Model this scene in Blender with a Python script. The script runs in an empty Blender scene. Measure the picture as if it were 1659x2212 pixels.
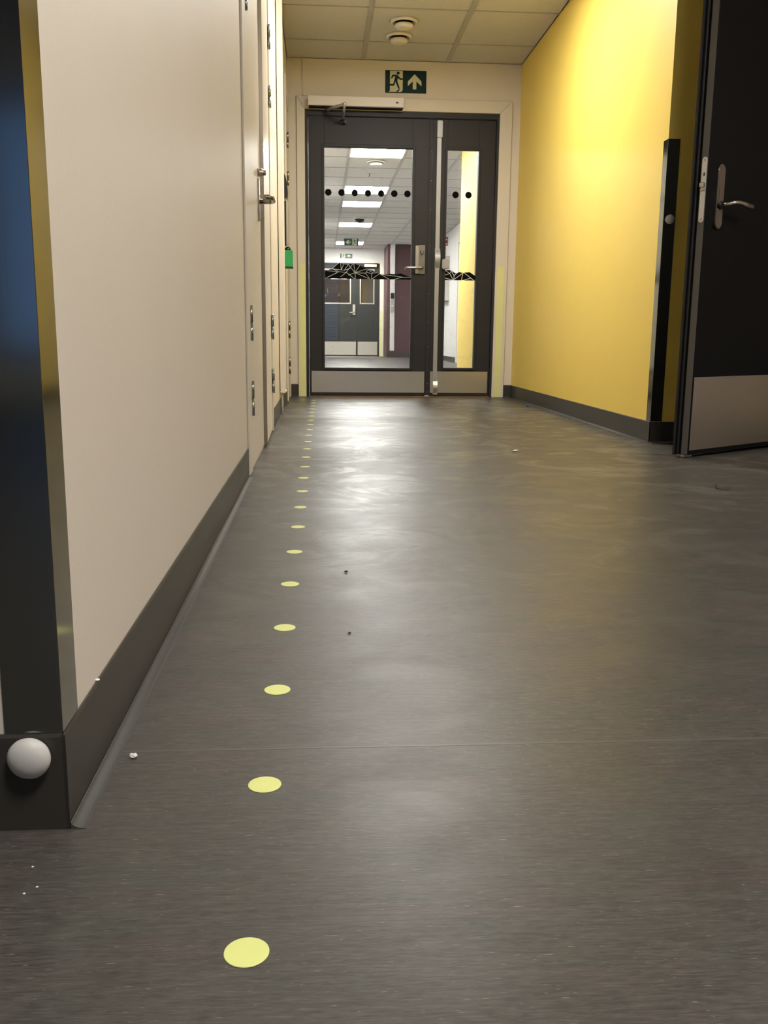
import bpy, bmesh, math, random
from mathutils import Vector, Matrix
random.seed(4)
S = bpy.context.scene
COL = S.collection
R = math.radians

# ------------------------------------------------------------------ camera
cam_d = bpy.data.cameras.new('camera'); cam = bpy.data.objects.new('camera', cam_d); COL.objects.link(cam)
cr, cu, cf = Vector((.99768, -.06737, .00932)), Vector((.00362, .18955, .98186)), Vector((.06791, .97956, -.18936))
M = Matrix((cr, cu, -cf)).transposed().to_4x4(); M.translation = Vector((0, 0, .4673))
cam.matrix_world = M
cam_d.sensor_fit = 'HORIZONTAL'; cam_d.sensor_width = 36; cam_d.lens = 1969.44 / 1659 * 36
cam_d.clip_start = .02; cam_d.clip_end = 200
S.camera = cam
# ------------------------------------------------------------------ world: dusk sky outside the window behind the camera
W = bpy.data.worlds.new('dusk'); S.world = W; W.use_nodes = True
W.node_tree.nodes['Background'].inputs[0].default_value = (.17, .32, .70, 1)
W.node_tree.nodes['Background'].inputs[1].default_value = .85
# ------------------------------------------------------------------ exposure
S.view_settings.view_transform = 'Standard'; S.view_settings.look = 'None'
S.view_settings.exposure = 0.35; S.view_settings.gamma = 1; S.view_settings.use_curve_mapping = False
LIGHT_NEAR = ((1, .96, .90), 36)      # ceiling panels on this side of the door
LIGHT_BACK = ((1, .96, .90), 46)       # panel above / behind the camera
LIGHT_SIDE = ((1, .93, .86), 26)       # panel of the side lobby
LIGHT_FAR = ((1, .98, .95), 58)        # ceiling panels beyond the door
# main dimensions
XL, XR, YD, H, HB = -.2457, 1.4911, 7.17, 2.45, .097
YC, YL = 4.056, .824                   # corner of the yellow wall, corner of the cream wall
YF = 21.8                              # far door wall

# ------------------------------------------------------------------ materials
def lin(r, g, b):
    f = lambda v: (v/255/12.92 if v/255 <= .04045 else ((v/255+.055)/1.055)**2.4)
    return (f(r), f(g), f(b))
MATS = {}
def mat(name, col, rough=.6, metal=0, var=0, scale=6, bump=0, bscale=60, spec=.5, aniso=None, emit=None, stretch=None, rvar=0):
    m = bpy.data.materials.new(name); m.use_nodes = True; MATS[name] = m
    nt = m.node_tree; p = nt.nodes['Principled BSDF']; N = nt.nodes.new; L = nt.links.new
    p.inputs['Base Color'].default_value = (*col, 1); p.inputs['Roughness'].default_value = rough
    p.inputs['Metallic'].default_value = metal; p.inputs['Specular IOR Level'].default_value = spec
    geo = N('ShaderNodeNewGeometry'); mp = N('ShaderNodeMapping'); L(geo.outputs['Position'], mp.inputs[0])
    if stretch: mp.inputs['Scale'].default_value = stretch
    if var or rvar:
        n = N('ShaderNodeTexNoise'); n.inputs['Scale'].default_value = scale; n.inputs['Detail'].default_value = 5
        L(mp.outputs[0], n.inputs['Vector'])
        if var:
            r = N('ShaderNodeMix'); r.data_type = 'RGBA'
            r.inputs[6].default_value = (*[min(1, c*(1-var)) for c in col], 1); r.inputs[7].default_value = (*[min(1, c*(1+var)) for c in col], 1)
            L(n.outputs['Fac'], r.inputs[0]); L(r.outputs[2], p.inputs['Base Color'])
        if rvar:
            q = N('ShaderNodeMapRange'); q.inputs[3].default_value = max(.02, rough-rvar); q.inputs[4].default_value = rough+rvar
            L(n.outputs['Fac'], q.inputs[0]); L(q.outputs[0], p.inputs['Roughness'])
    if bump:
        n2 = N('ShaderNodeTexNoise'); n2.inputs['Scale'].default_value = bscale; n2.inputs['Detail'].default_value = 3
        L(mp.outputs[0], n2.inputs['Vector'])
        b = N('ShaderNodeBump'); b.inputs['Strength'].default_value = bump; b.inputs['Distance'].default_value = .002
        L(n2.outputs['Fac'], b.inputs['Height']); L(b.outputs[0], p.inputs['Normal'])
    if emit:
        p.inputs['Emission Color'].default_value = (*emit[0], 1); p.inputs['Emission Strength'].default_value = emit[1]
    return m
cream = mat('cream_paint', (.72, .655, .56), .55, var=.02, bump=.12, bscale=140)
yellow = mat('yellow_paint', (.86, .645, .135), .5, var=.02, bump=.1, bscale=140)
white_wall = mat('white_paint', (.74, .73, .71), .55, var=.02, bump=.1, bscale=140)
maroon = mat('maroon_paint', (.085, .036, .042), .5, var=.05)
brown_wall = mat('brown_wall', (.42, .33, .27), .6, var=.1)
joinery = mat('cream_lacquer', (.70, .645, .545), .45, var=.015)
joinery_white = mat('white_lacquer', (.80, .74, .64), .4, var=.01)
trunk_m = mat('trunking_plastic', (.86, .80, .68), .4)
tile_m = mat('ceiling_tile', (.60, .585, .56), .85, var=.04, scale=30, bump=.25, bscale=300)
bar_m = mat('ceiling_bar', (.42, .41, .39), .5)
slab_m = mat('ceiling_slab', (.55, .53, .5), .8)
char = mat('charcoal_paint', lin(42, 41, 44), .48, var=.04, bump=.06, bscale=260, spec=.35)
char_far = mat('slate_paint', lin(48, 49, 47), .5, var=.04, spec=.35)
blackleaf = mat('black_paint', lin(18, 18, 18), .6, spec=.14, var=.05, bump=.06, bscale=260)
gasket = mat('black_rubber', (.008, .008, .008), .6)
steel = mat('brushed_steel', (.68, .65, .59), .3, 1, var=.06, scale=8, stretch=(1, 1, 60), rvar=.05)
polish = mat('polished_steel', (.30, .30, .26), .12, 1, var=.03, scale=3)
satin = mat('satin_nickel', (.62, .58, .5), .28, 1, var=.03)
nickel_dark = mat('dark_nickel', (.40, .365, .31), .26, 1)
zinc = mat('zinc_hinge', (.42, .47, .48), .22, 1)
alu = mat('silver_aluminium', (.42, .42, .42), .45, .6, var=.03)
alu_grey = mat('grey_operator', (.80, .76, .73), .45)
dark_metal = mat('dark_metal', (.035, .033, .032), .35, .7)
base_m = mat('skirting_vinyl', (.042, .038, .031), .42, var=.15, scale=40, stretch=(1, 6, 30))
plastic_black = mat('black_plastic', (.012, .012, .012), .35)
plastic_white = mat('white_plastic', (.75, .70, .62), .45)
dome_m = mat('dome_plastic', (.57, .555, .525), .5, bump=.08, bscale=500)
green_m = mat('green_plastic', (.03, .33, .09), .3)
lum = mat('luminous_vinyl', (.72, .76, .26), .5, var=.03, scale=40)
lum_pale = mat('luminous_strip', (.74, .75, .34), .5, var=.06, scale=12)
sign_dark = mat('sign_teal', (.005, .024, .030), .5, spec=.2)
sign_pale = mat('sign_pale', (.62, .61, .38), .45)
sign_green = mat('sign_green', (.012, .09, .035), .4)
sign_white = mat('sign_white', (.75, .80, .62), .45)
film_m = mat('black_film', (.004, .004, .004), .8, spec=.1)
timber = mat('timber_sill', (.22, .12, .05), .6, var=.2)
grey_box = mat('grey_cabinet', (.62, .61, .58), .5)
red_sign = mat('red_sign', (.25, .03, .02), .5)
blind_m = mat('blind_slat', (.15, .2, .3), .5)
paper_m = mat('paper', (.8, .78, .72), .8)
grit_m = mat('grit_dark', (.02, .016, .012), .8)
blue_bit = mat('blue_plastic', (.03, .12, .4), .5)
def light_mat(name, spec):
    return mat(name, (.8, .8, .8), .5, emit=spec)
glow_near = light_mat('panel_glow', LIGHT_NEAR); glow_back = light_mat('panel_glow_back', LIGHT_BACK); glow_far = light_mat('panel_glow_far', LIGHT_FAR); glow_side = light_mat('panel_glow_side', LIGHT_SIDE)
# clear glass: transparent with a Fresnel reflection
g = bpy.data.materials.new('clear_glass'); g.use_nodes = True; nt = g.node_tree; nt.nodes.clear()
o_ = nt.nodes.new('ShaderNodeOutputMaterial'); mx = nt.nodes.new('ShaderNodeMixShader'); tr = nt.nodes.new('ShaderNodeBsdfTransparent')
gl = nt.nodes.new('ShaderNodeBsdfGlossy'); fr = nt.nodes.new('ShaderNodeFresnel'); fr.inputs[0].default_value = 1.5
tr.inputs[0].default_value = (.97, .98, .97, 1); gl.inputs['Roughness'].default_value = .004
nt.links.new(fr.outputs[0], mx.inputs[0]); nt.links.new(tr.outputs[0], mx.inputs[1]); nt.links.new(gl.outputs[0], mx.inputs[2]); nt.links.new(mx.outputs[0], o_.inputs[0])
n_ = nt.nodes.new('ShaderNodeTexNoise'); n_.inputs['Scale'].default_value = 11; n_.inputs['Detail'].default_value = 6; n_.inputs['Distortion'].default_value = 1.2
ge = nt.nodes.new('ShaderNodeNewGeometry'); nt.links.new(ge.outputs['Position'], n_.inputs['Vector'])
mr = nt.nodes.new('ShaderNodeMapRange'); mr.inputs[1].default_value = .60; mr.inputs[2].default_value = .78; mr.inputs[4].default_value = .10; nt.links.new(n_.outputs['Fac'], mr.inputs[0])
dd = nt.nodes.new('ShaderNodeBsdfDiffuse'); dd.inputs[0].default_value = (.8, .8, .78, 1); m3 = nt.nodes.new('ShaderNodeMixShader')
nt.links.new(mr.outputs[0], m3.inputs[0]); nt.links.new(mx.outputs[0], m3.inputs[1]); nt.links.new(dd.outputs[0], m3.inputs[2]); nt.links.new(m3.outputs[0], o_.inputs[0])
glass = g

g = bpy.data.materials.new('frosted_film'); g.use_nodes = True; nt = g.node_tree; nt.nodes.clear()
o_ = nt.nodes.new('ShaderNodeOutputMaterial'); mx = nt.nodes.new('ShaderNodeMixShader'); tr = nt.nodes.new('ShaderNodeBsdfTransparent')
m2 = nt.nodes.new('ShaderNodeMixShader'); df = nt.nodes.new('ShaderNodeBsdfDiffuse'); tl = nt.nodes.new('ShaderNodeBsdfTranslucent')
df.inputs[0].default_value = (.8, .8, .76, 1); tl.inputs[0].default_value = (.8, .8, .76, 1); mx.inputs[0].default_value = .6; m2.inputs[0].default_value = .5
nt.links.new(df.outputs[0], m2.inputs[1]); nt.links.new(tl.outputs[0], m2.inputs[2]); nt.links.new(tr.outputs[0], mx.inputs[1]); nt.links.new(m2.outputs[0], mx.inputs[2]); nt.links.new(mx.outputs[0], o_.inputs[0])
frosted = g

def floor_material():
    m = bpy.data.materials.new('linoleum'); m.use_nodes = True; nt = m.node_tree; N = nt.nodes.new; L = nt.links.new
    p = nt.nodes['Principled BSDF']
    geo = N('ShaderNodeNewGeometry')
    def noise(scale, stretch, detail=4, rough=.55, dist=0):
        mp = N('ShaderNodeMapping'); mp.inputs['Scale'].default_value = stretch; L(geo.outputs['Position'], mp.inputs[0])
        n = N('ShaderNodeTexNoise'); n.inputs['Scale'].default_value = scale; n.inputs['Detail'].default_value = detail
        n.inputs['Roughness'].default_value = rough; n.inputs['Distortion'].default_value = dist
        L(mp.outputs[0], n.inputs['Vector']); return n.outputs['Fac']
    def ramp(fac, stops):
        r = N('ShaderNodeValToRGB'); e = r.color_ramp.elements
        while len(e) < len(stops): e.new(.5)
        for i, (pos, c) in enumerate(stops): e[i].position = pos; e[i].color = (*c, 1) if len(c) == 3 else c
        L(fac, r.inputs[0]); return r.outputs[0]
    def mix(a, b, fac, mode='MIX'):
        x = N('ShaderNodeMix'); x.data_type = 'RGBA'; x.blend_type = mode
        if hasattr(fac, 'links'): L(fac, x.inputs[0])
        else: x.inputs[0].default_value = fac
        for s, i in ((a, 6), (b, 7)):
            if hasattr(s, 'links'): L(s, x.inputs[i])
            else: x.inputs[i].default_value = (*s, 1)
        return x.outputs[2]
    # fine streaks of the lino run across the corridor
    streak = noise(1, (55, 620, 1), 3, .6)
    streak2 = noise(1, (16, 190, 1), 4, .6, .3)
    c = ramp(streak, [(.28, (.036, .033, .029)), (.5, (.060, .055, .050)), (.72, (.090, .084, .077))])
    c = mix(c, ramp(streak2, [(.3, (.74, .74, .74)), (.7, (1.24, 1.24, 1.24))]), 1, 'MULTIPLY')
    c = mix(c, ramp(noise(1, (70, 170, 1), 3, .6), [(.3, (.90, .90, .90)), (.7, (1.1, 1.1, 1.1))]), 1, 'MULTIPLY')
    # broad cloudy hue shift between brown and green grey
    c = mix(c, ramp(noise(7, (1, 2.6, 1), 4), [(.36, (1.07, .97, .96)), (.64, (.92, .99, .92))]), 1, 'MULTIPLY')
    # short dark and pale flecks
    fl = noise(1, (75, 640, 1), 1, .5)
    c = mix(c, (.028, .024, .02), ramp(fl, [(.665, (0, 0, 0)), (.72, (.85, .85, .85))]))
    fl2 = noise(1, (90, 760, 3), 1, .5, .4)
    c = mix(c, (.30, .285, .26), ramp(fl2, [(.715, (0, 0, 0)), (.77, (.6, .6, .6))]))
    # dried smears of cleaning water, mostly where people walk towards the door: pale and a little glossier
    sep = N('ShaderNodeSeparateXYZ'); L(geo.outputs['Position'], sep.inputs[0])
    far = N('ShaderNodeMapRange'); far.inputs[1].default_value = 1.2; far.inputs[2].default_value = 3.4; far.inputs[3].default_value = .12; L(sep.outputs[1], far.inputs[0])
    sm = noise(3.4, (1, 1.15, 1), 7, .66, 1.3)
    smear = ramp(sm, [(.50, (0, 0, 0)), (.60, (1, 1, 1)), (.74, (.2, .2, .2))])
    k = N('ShaderNodeMath'); k.operation = 'MULTIPLY'; L(smear, k.inputs[0]); L(far.outputs[0], k.inputs[1])
    k2 = N('ShaderNodeMath'); k2.operation = 'MULTIPLY'; L(k.outputs[0], k2.inputs[0]); k2.inputs[1].default_value = .52
    c = mix(c, (.17, .16, .145), k2.outputs[0])
    # one dark rubbed stain beside the sixth dot
    vs = N('ShaderNodeVectorMath'); vs.operation = 'SUBTRACT'; L(geo.outputs['Position'], vs.inputs[0]); vs.inputs[1].default_value = (-.105, 1.972, 0)
    vm = N('ShaderNodeVectorMath'); vm.operation = 'MULTIPLY'; L(vs.outputs[0], vm.inputs[0]); vm.inputs[1].default_value = (42, 26, 0)
    vl = N('ShaderNodeVectorMath'); vl.operation = 'LENGTH'; L(vm.outputs[0], vl.inputs[0])
    na = N('ShaderNodeMath'); na.operation = 'MULTIPLY_ADD'; L(noise(1, (140, 140, 1), 3), na.inputs[0]); na.inputs[1].default_value = -2.6; na.inputs[2].default_value = 2.0
    sb = N('ShaderNodeMath'); sb.operation = 'SUBTRACT'; sb.use_clamp = True; L(na.outputs[0], sb.inputs[0]); L(vl.outputs['Value'], sb.inputs[1])
    c = mix(c, (.02, .018, .015), sb.outputs[0])
    L(c, p.inputs['Base Color'])
    rr = N('ShaderNodeMapRange'); rr.inputs[1].default_value = .3; rr.inputs[2].default_value = .7; rr.inputs[3].default_value = .45; rr.inputs[4].default_value = .36
    L(noise(6, (1, 1.6, 1), 5, .6, .6), rr.inputs[0])
    ad = N('ShaderNodeMath'); ad.operation = 'MULTIPLY_ADD'; L(k.outputs[0], ad.inputs[0]); ad.inputs[1].default_value = -.075; L(rr.outputs[0], ad.inputs[2])
    L(ad.outputs[0], p.inputs['Roughness'])
    p.inputs['Specular IOR Level'].default_value = .5
    bp = N('ShaderNodeBump'); bp.inputs['Strength'].default_value = .04; bp.inputs['Distance'].default_value = .0006
    L(streak, bp.inputs['Height']); L(bp.outputs[0], p.inputs['Normal'])
    return m
lino = floor_material()
cove_m = mat('skirting_cove', (.066, .062, .054), .6, var=.12, scale=60)
weld_m = mat('weld_rod', (.085, .08, .07), .4, var=.25, scale=14)

# ------------------------------------------------------------------ geometry helpers
class MB:
    def __init__(s): s.bm = bmesh.new(); s.smooth = False
    def box(s, x0, x1, y0, y1, z0, z1, bev=0, seg=2):
        v = bmesh.ops.create_cube(s.bm, size=1)['verts']
        bmesh.ops.scale(s.bm, vec=(abs(x1-x0), abs(y1-y0), abs(z1-z0)), verts=v)
        bmesh.ops.translate(s.bm, vec=((x0+x1)/2, (y0+y1)/2, (z0+z1)/2), verts=v)
        if bev:
            e = list({e for q in v for e in q.link_edges})
            bmesh.ops.bevel(s.bm, geom=e, offset=bev, segments=seg, affect='EDGES', clamp_overlap=True)
        return s
    def ring(s, pts): return [s.bm.verts.new(p) for p in pts]
    def tube(s, pts, r, seg=12, caps=True):
        pts = [Vector(p) for p in pts]; rs = r if isinstance(r, (list, tuple)) else [r]*len(pts)
        rings = []; up = None
        for i, p in enumerate(pts):
            d = ((pts[min(i+1, len(pts)-1)] - p).normalized() + (p - pts[max(i-1, 0)]).normalized())
            d = d.normalized() if d.length > 1e-6 else (pts[-1]-pts[0]).normalized()
            if up is None:
                a = Vector((0, 0, 1)) if abs(d.z) < .9 else Vector((1, 0, 0)); up = (a - d*a.dot(d)).normalized()
            else: up = (up - d*up.dot(d)).normalized()
            q = d.cross(up)
            rings.append(s.ring([p + (up*math.cos(2*math.pi*k/seg) + q*math.sin(2*math.pi*k/seg))*rs[i] for k in range(seg)]))
        for a, b in zip(rings, rings[1:]):
            for k in range(seg): f = s.bm.faces.new((a[k], a[(k+1) % seg], b[(k+1) % seg], b[k])); f.smooth = True
        if caps: s.bm.faces.new(rings[0][::-1]); s.bm.faces.new(rings[-1])
        return s
    def lathe(s, c, axis, prof, seg=28):
        """prof: (distance along axis, radius)"""
        c = Vector(c); axis = Vector(axis).normalized()
        a = Vector((0, 0, 1)) if abs(axis.z) < .9 else Vector((1, 0, 0)); u = (a-axis*a.dot(axis)).normalized(); w = axis.cross(u)
        rings = []
        for h, r in prof:
            if r < 1e-6: rings.append([s.bm.verts.new(c+axis*h)])
            else: rings.append(s.ring([c+axis*h+(u*math.cos(2*math.pi*k/seg)+w*math.sin(2*math.pi*k/seg))*r for k in range(seg)]))
        for a, b in zip(rings, rings[1:]):
            for k in range(seg):
                k2 = (k+1) % seg
                if len(a) == 1 and len(b) == 1: continue
                if len(a) == 1: f = s.bm.faces.new((a[0], b[k2], b[k]))
                elif len(b) == 1: f = s.bm.faces.new((a[k], a[k2], b[0]))
                else: f = s.bm.faces.new((a[k], a[k2], b[k2], b[k]))
                f.smooth = True
        if len(rings[0]) > 1: s.bm.faces.new(rings[0][::-1])
        if len(rings[-1]) > 1: s.bm.faces.new(rings[-1])
        return s
    def prism(s, pts, vec):
        """closed outline of 3D points, extruded by vec"""
        vec = Vector(vec); a = s.ring([Vector(p) for p in pts]); b = s.ring([Vector(p)+vec for p in pts])
        n = len(pts); s.bm.faces.new(a); s.bm.faces.new(b[::-1])
        for k in range(n): s.bm.faces.new((a[k], b[k], b[(k+1) % n], a[(k+1) % n]))
        return s
WL = {}
def link(o, parent, world):
    COL.objects.link(o); WL[o.name] = Vector(world)
    if parent: o.parent = parent; o.location = Vector(world) - WL[parent.name]
    else: o.location = world
    return o
def mk(name, mb, m, parent=None, base=False):
    bm = mb.bm; bmesh.ops.recalc_face_normals(bm, faces=bm.faces[:])
    xs = [v.co for v in bm.verts]
    lo = Vector([min(c[i] for c in xs) for i in range(3)]); hi = Vector([max(c[i] for c in xs) for i in range(3)])
    c = (lo+hi)/2
    if base: c.z = lo.z
    for v in bm.verts: v.co -= c
    me = bpy.data.meshes.new(name); bm.to_mesh(me); bm.free()
    if m: me.materials.append(m)
    o = bpy.data.objects.new(name, me)
    return link(o, parent, c)
def inst(src, parent, world, name=None):
    o = src.copy(); o.name = name or src.name.split('.')[0]
    o.parent = None; return link(o, parent, world)
def tag(o, label, cat, group=None, kind=None):
    o['label'] = label; o['category'] = cat
    if group: o['group'] = group
    if kind: o['kind'] = kind
    return o
def empty(name, loc, label, cat, group=None, kind=None):
    o = bpy.data.objects.new(name, None); o.empty_display_size = .1; link(o, None, loc)
    return tag(o, label, cat, group, kind)
def struct(name, mb, m, label, cat): return tag(mk(name, mb, m), label, cat, kind='structure')
def child_tree_copy(src, parent, delta):
    c = src.copy(); nm = src.name.split('.')[0]; c.name = nm; c.parent = None
    link(c, parent, WL[src.name] + delta)
    for ch in list(src.children): child_tree_copy(ch, c, delta)
    return c

# ------------------------------------------------------------------ the setting: floor
fl = struct('floor', MB().box(-3.6, 3.3, -5.1, 24.2, -.08, -.004), slab_m, 'grey streaked linoleum floor running the length of the corridor', 'floor')
seams = [-5.1, -3.27, -1.14, .985, 3.12, 5.25, 7.20, 9.3, 11.4, 13.5, 15.6, 17.7, 19.8, 21.85, 24.2]
for a, b in zip(seams, seams[1:]):
    mk('lino_sheet', MB().box(-3.6, 3.3, a+.0022, b-.0022, -.004, 0), lino, fl)
for y in seams[1:-1]:
    mk('weld_seam', MB().box(-3.6, 3.3, y-.0022, y+.0022, -.004, .00015), weld_m, fl)
# ceiling: slab, tiles, bars
ce = struct('ceiling', MB().box(-3.6, 3.3, -5.1, 24.2, H+.03, H+.12), slab_m, 'suspended ceiling of pale square tiles in a metal grid', 'ceiling')
XG = [-.305, .315, .935, 1.555]
def tiles(rows, xg, skip):
    proto = {}
    for (y0, y1) in zip(rows, rows[1:]):
        for (x0, x1) in zip(xg, xg[1:]):
            if any(abs(x0-sx) < .02 and abs(y0-sy) < .02 for sx, sy in skip): continue
            k = (round(x1-x0, 3), round(y1-y0, 3)); c = Vector(((x0+x1)/2, (y0+y1)/2, H+.009))
            if k in proto: inst(proto[k], ce, c)
            else: proto[k] = mk('ceiling_tile', MB().box(x0+.004, x1-.004, y0+.004, y1-.004, H+.002, H+.016, .003, 1), tile_m, ce)
    for x in xg[1:-1]: mk('grid_bar', MB().box(x-.017, x+.017, rows[0], rows[-1], H-.003, H+.004), bar_m, ce)
    for y in rows[1:-1]:
        mk('grid_bar', MB().box(xg[0], xg[-1], y-.006, y+.006, H-.002, H+.004), bar_m, ce)
rows1 = [6.74-.66*k for k in range(18, -1, -1)] + [YD]
A_ROW = 6.74-.66*3                        # 4.76
B_ROW = 6.74-.66*11                       # -0.52
skip1 = [(.315, A_ROW), (.315, B_ROW)]
xg1 = [XL, .315, .935, XR]
tiles(rows1, xg1, skip1)
rows2 = [YD+.12, 7.52, 8.19, 8.86, 9.53, 10.2] + [10.87+.67*k for k in range(0, 16)] + [YF]
rows2[-1] = YF
xg2 = [XL, .315, .935, 1.555, 2.45]
skip2 = [(.315, 10.2), (.315, 10.87+.67*3), (.315, 10.87+.67*9), (.315, 10.87+.67*14)]
tiles(rows2, xg2, skip2)

# ------------------------------------------------------------------ walls
wl = struct('wall_left', MB().box(XL-.13, XL, YL, YD+.12, 0, H), cream, 'long cream painted wall on the left of the corridor', 'wall')
struct('wall_left_front', MB().box(-3.6, XL-.13, YL, YL+.12, 0, H), white_wall, 'pale grey wall end beside the dome stop at the left corner', 'wall')
struct('wall_left_side', MB().box(-3.6, -3.5, -5.0, YL, 0, H), white_wall, 'white side wall of the lobby to the left of the camera', 'wall')
struct('wall_right', MB().box(XR, XR+.12, YC, 10.1, 0, H), yellow, 'bright yellow painted wall on the right of the corridor', 'wall')
struct('wall_right_return', MB().box(XR+.12, 2.19, YC, YC+.12, 0, H).box(3.07, 3.3, YC, YC+.12, 0, H).box(2.19, 3.07, YC, YC+.12, 2.13, H), yellow, 'shaded yellow wall return behind the open black door', 'wall')
struct('wall_right_side', MB().box(3.2, 3.3, -5.0, YC, 0, H), mat('blush_paint', (.70, .60, .52), .55, var=.02), 'white side wall of the lobby to the right of the camera', 'wall')
struct('wall_side_room', MB().box(2.07, 2.17, YC+.12, 5.6, 0, H).box(3.12, 3.22, YC+.12, 5.6, 0, H).box(2.07, 3.22, 5.6, 5.7, 0, H), white_wall, 'wall of the dark side room behind the open black door', 'wall')
# back wall with window opening
WX0, WX1, WZ0, WZ1 = -2.3, .40, .32, 2.0
wb = MB().box(-3.6, WX0, -5.1, -5.0, 0, H).box(WX1, 3.3, -5.1, -5.0, 0, H).box(WX0, WX1, -5.1, -5.0, 0, WZ0).box(WX0, WX1, -5.1, -5.0, WZ1, H)
struct('wall_back', wb, white_wall, 'white wall with the dusk window behind the camera', 'wall')
win = empty('window_1', ((WX0+WX1)/2, -5.05, WZ0), 'window with horizontal blinds onto blue dusk behind the camera', 'window', kind='structure')
wf = MB()
for a in ((WX0, WX0+.05, WZ0, WZ1), (WX1-.05, WX1, WZ0, WZ1), (WX0+.05, WX1-.05, WZ0, WZ0+.05), (WX0+.05, WX1-.05, WZ1-.05, WZ1), (-.95-.03, -.95+.03, WZ0+.05, WZ1-.05)):
    wf.box(a[0], a[1], -5.09, -5.03, a[2], a[3])
mk('window_frame', wf, char, win)
mk('window_pane', MB().box(WX0+.05, -.98, -5.065, -5.06, WZ0+.05, WZ1-.05), glass, win)
mk('window_pane', MB().box(-.92, WX1-.05, -5.065, -5.06, WZ0+.05, WZ1-.05), glass, win)
sl = None
for k in range(27):
    z = WZ0+.075+.06*k
    if sl is None: sl = mk('blind_slat', MB().box(WX0+.06, WX1-.06, -5.022, -4.997, z-.006, z+.006, .002, 1), blind_m, win)
    else: inst(sl, win, (WL[sl.name].x, WL[sl.name].y, z))
# door wall
struct('wall_door', MB().box(XL, -.116, YD, YD+.12, 0, H).box(1.335, XR, YD, YD+.12, 0, H).box(-.116, 1.335, YD, YD+.12, 2.1, H), cream, 'cream end wall around the glazed double door', 'wall')
# corridor beyond
struct('wall_far_left', MB().box(XL-.13, XL, YD+.12, YF, 0, H), white_wall, 'white left wall of the corridor beyond the glazed door', 'wall')
struct('wall_far_return', MB().box(XR+.12, 2.45, 10.0, 10.1, 0, H), white_wall, 'white return behind the yellow wall beyond the glazed door', 'wall')
struct('wall_far_right', MB().box(2.45, 2.57, 10.0, 20.7, 0, H), white_wall, 'white right wall seen through the narrow door pane', 'wall')
struct('wall_maroon', MB().box(1.46, 2.57, 20.7, YF, 0, H), maroon, 'maroon wall block beside the distant double door', 'wall')
struct('wall_far_end', MB().box(XL, -.1, YF, YF+.12, 0, H).box(1.36, 2.57, YF, YF+.12, 0, H).box(-.1, 1.36, YF, YF+.12, 2.12, H), white_wall, 'white end wall above the distant double door', 'wall')
struct('wall_vestibule', MB().box(-.4, 2.0, 23.9, 24.0, 0, H).box(-.5, -.4, YF+.12, 24.0, 0, H).box(2.0, 2.1, YF+.12, 24.0, 0, H), brown_wall, 'brownish room wall behind the panes of the distant door', 'wall')

# ------------------------------------------------------------------ skirtings
def skirting(name, p0, p1, inward, label, cove=True):
    """vinyl skirting with a coved foot between two floor points on a wall face; inward = unit normal to the room"""
    p0, p1, n = Vector((*p0, 0)), Vector((*p1, 0)), Vector((*inward, 0)); d = p1-p0
    prof = [(.0005, .0), (.0005, HB), (.0025, HB), (.004, HB-.003), (.004, .022), (.004, .0)]
    b = mk(name, MB().prism([p0+n*a+Vector((0, 0, z)) for a, z in prof], d), base_m)
    if not cove: return tag(b, label, 'skirting', kind='structure')
    cv = [(.0045, .0002), (.0045, .0075)] + [(.0045+.014*(1-math.cos(R(t))), .0075-.0072*math.sin(R(t))) for t in range(15, 91, 15)]
    c = mk('cove', MB().prism([p0+n*a+Vector((0, 0, z)) for a, z in cv], d), cove_m, b)
    for f in c.data.polygons: f.use_smooth = len(f.vertices) == 4 and abs(f.normal.z) < .98 and f.area > 0 and abs(f.normal.dot(n)) < .999
    return tag(b, label, 'skirting', kind='structure')
skirting('baseboard_left', (XL, YL-.004), (XL, 3.035), (1, 0), 'black vinyl skirting along the near cream wall')
skirting('baseboard_left_middle', (XL, 4.565), (XL, 6.58), (1, 0), 'black skirting on the left wall under the white trunking')
skirting('baseboard_front', (-3.5, YL), (XL+.004, YL), (0, -1), 'black skirting below the steel guard carrying the white dome', False)
skirting('baseboard_right', (XR, YC-.004), (XR, YD), (-1, 0), 'dark skirting at the foot of the yellow wall')
skirting('baseboard_right_return', (XR-.004, YC), (2.15, YC), (0, -1), 'dark skirting turning behind the open black door')
skirting('baseboard_door_left', (XL+.004, YD), (-.178, YD), (0, -1), 'short dark skirting left of the glazed door casing')
skirting('baseboard_door_right', (1.429, YD), (XR-.004, YD), (0, -1), 'short dark skirting right of the glazed door casing')
skirting('baseboard_far_right', (2.45, 10.1), (2.45, 15.85), (-1, 0), 'grey skirting on the white wall beyond the narrow pane')
skirting('baseboard_far_right_end', (2.45, 16.75), (2.45, 20.7), (-1, 0), 'grey skirting beyond the white side door')
skirting('baseboard_maroon', (1.455, 20.7), (2.45, 20.7), (0, -1), 'black skirting at the foot of the maroon wall')

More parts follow.
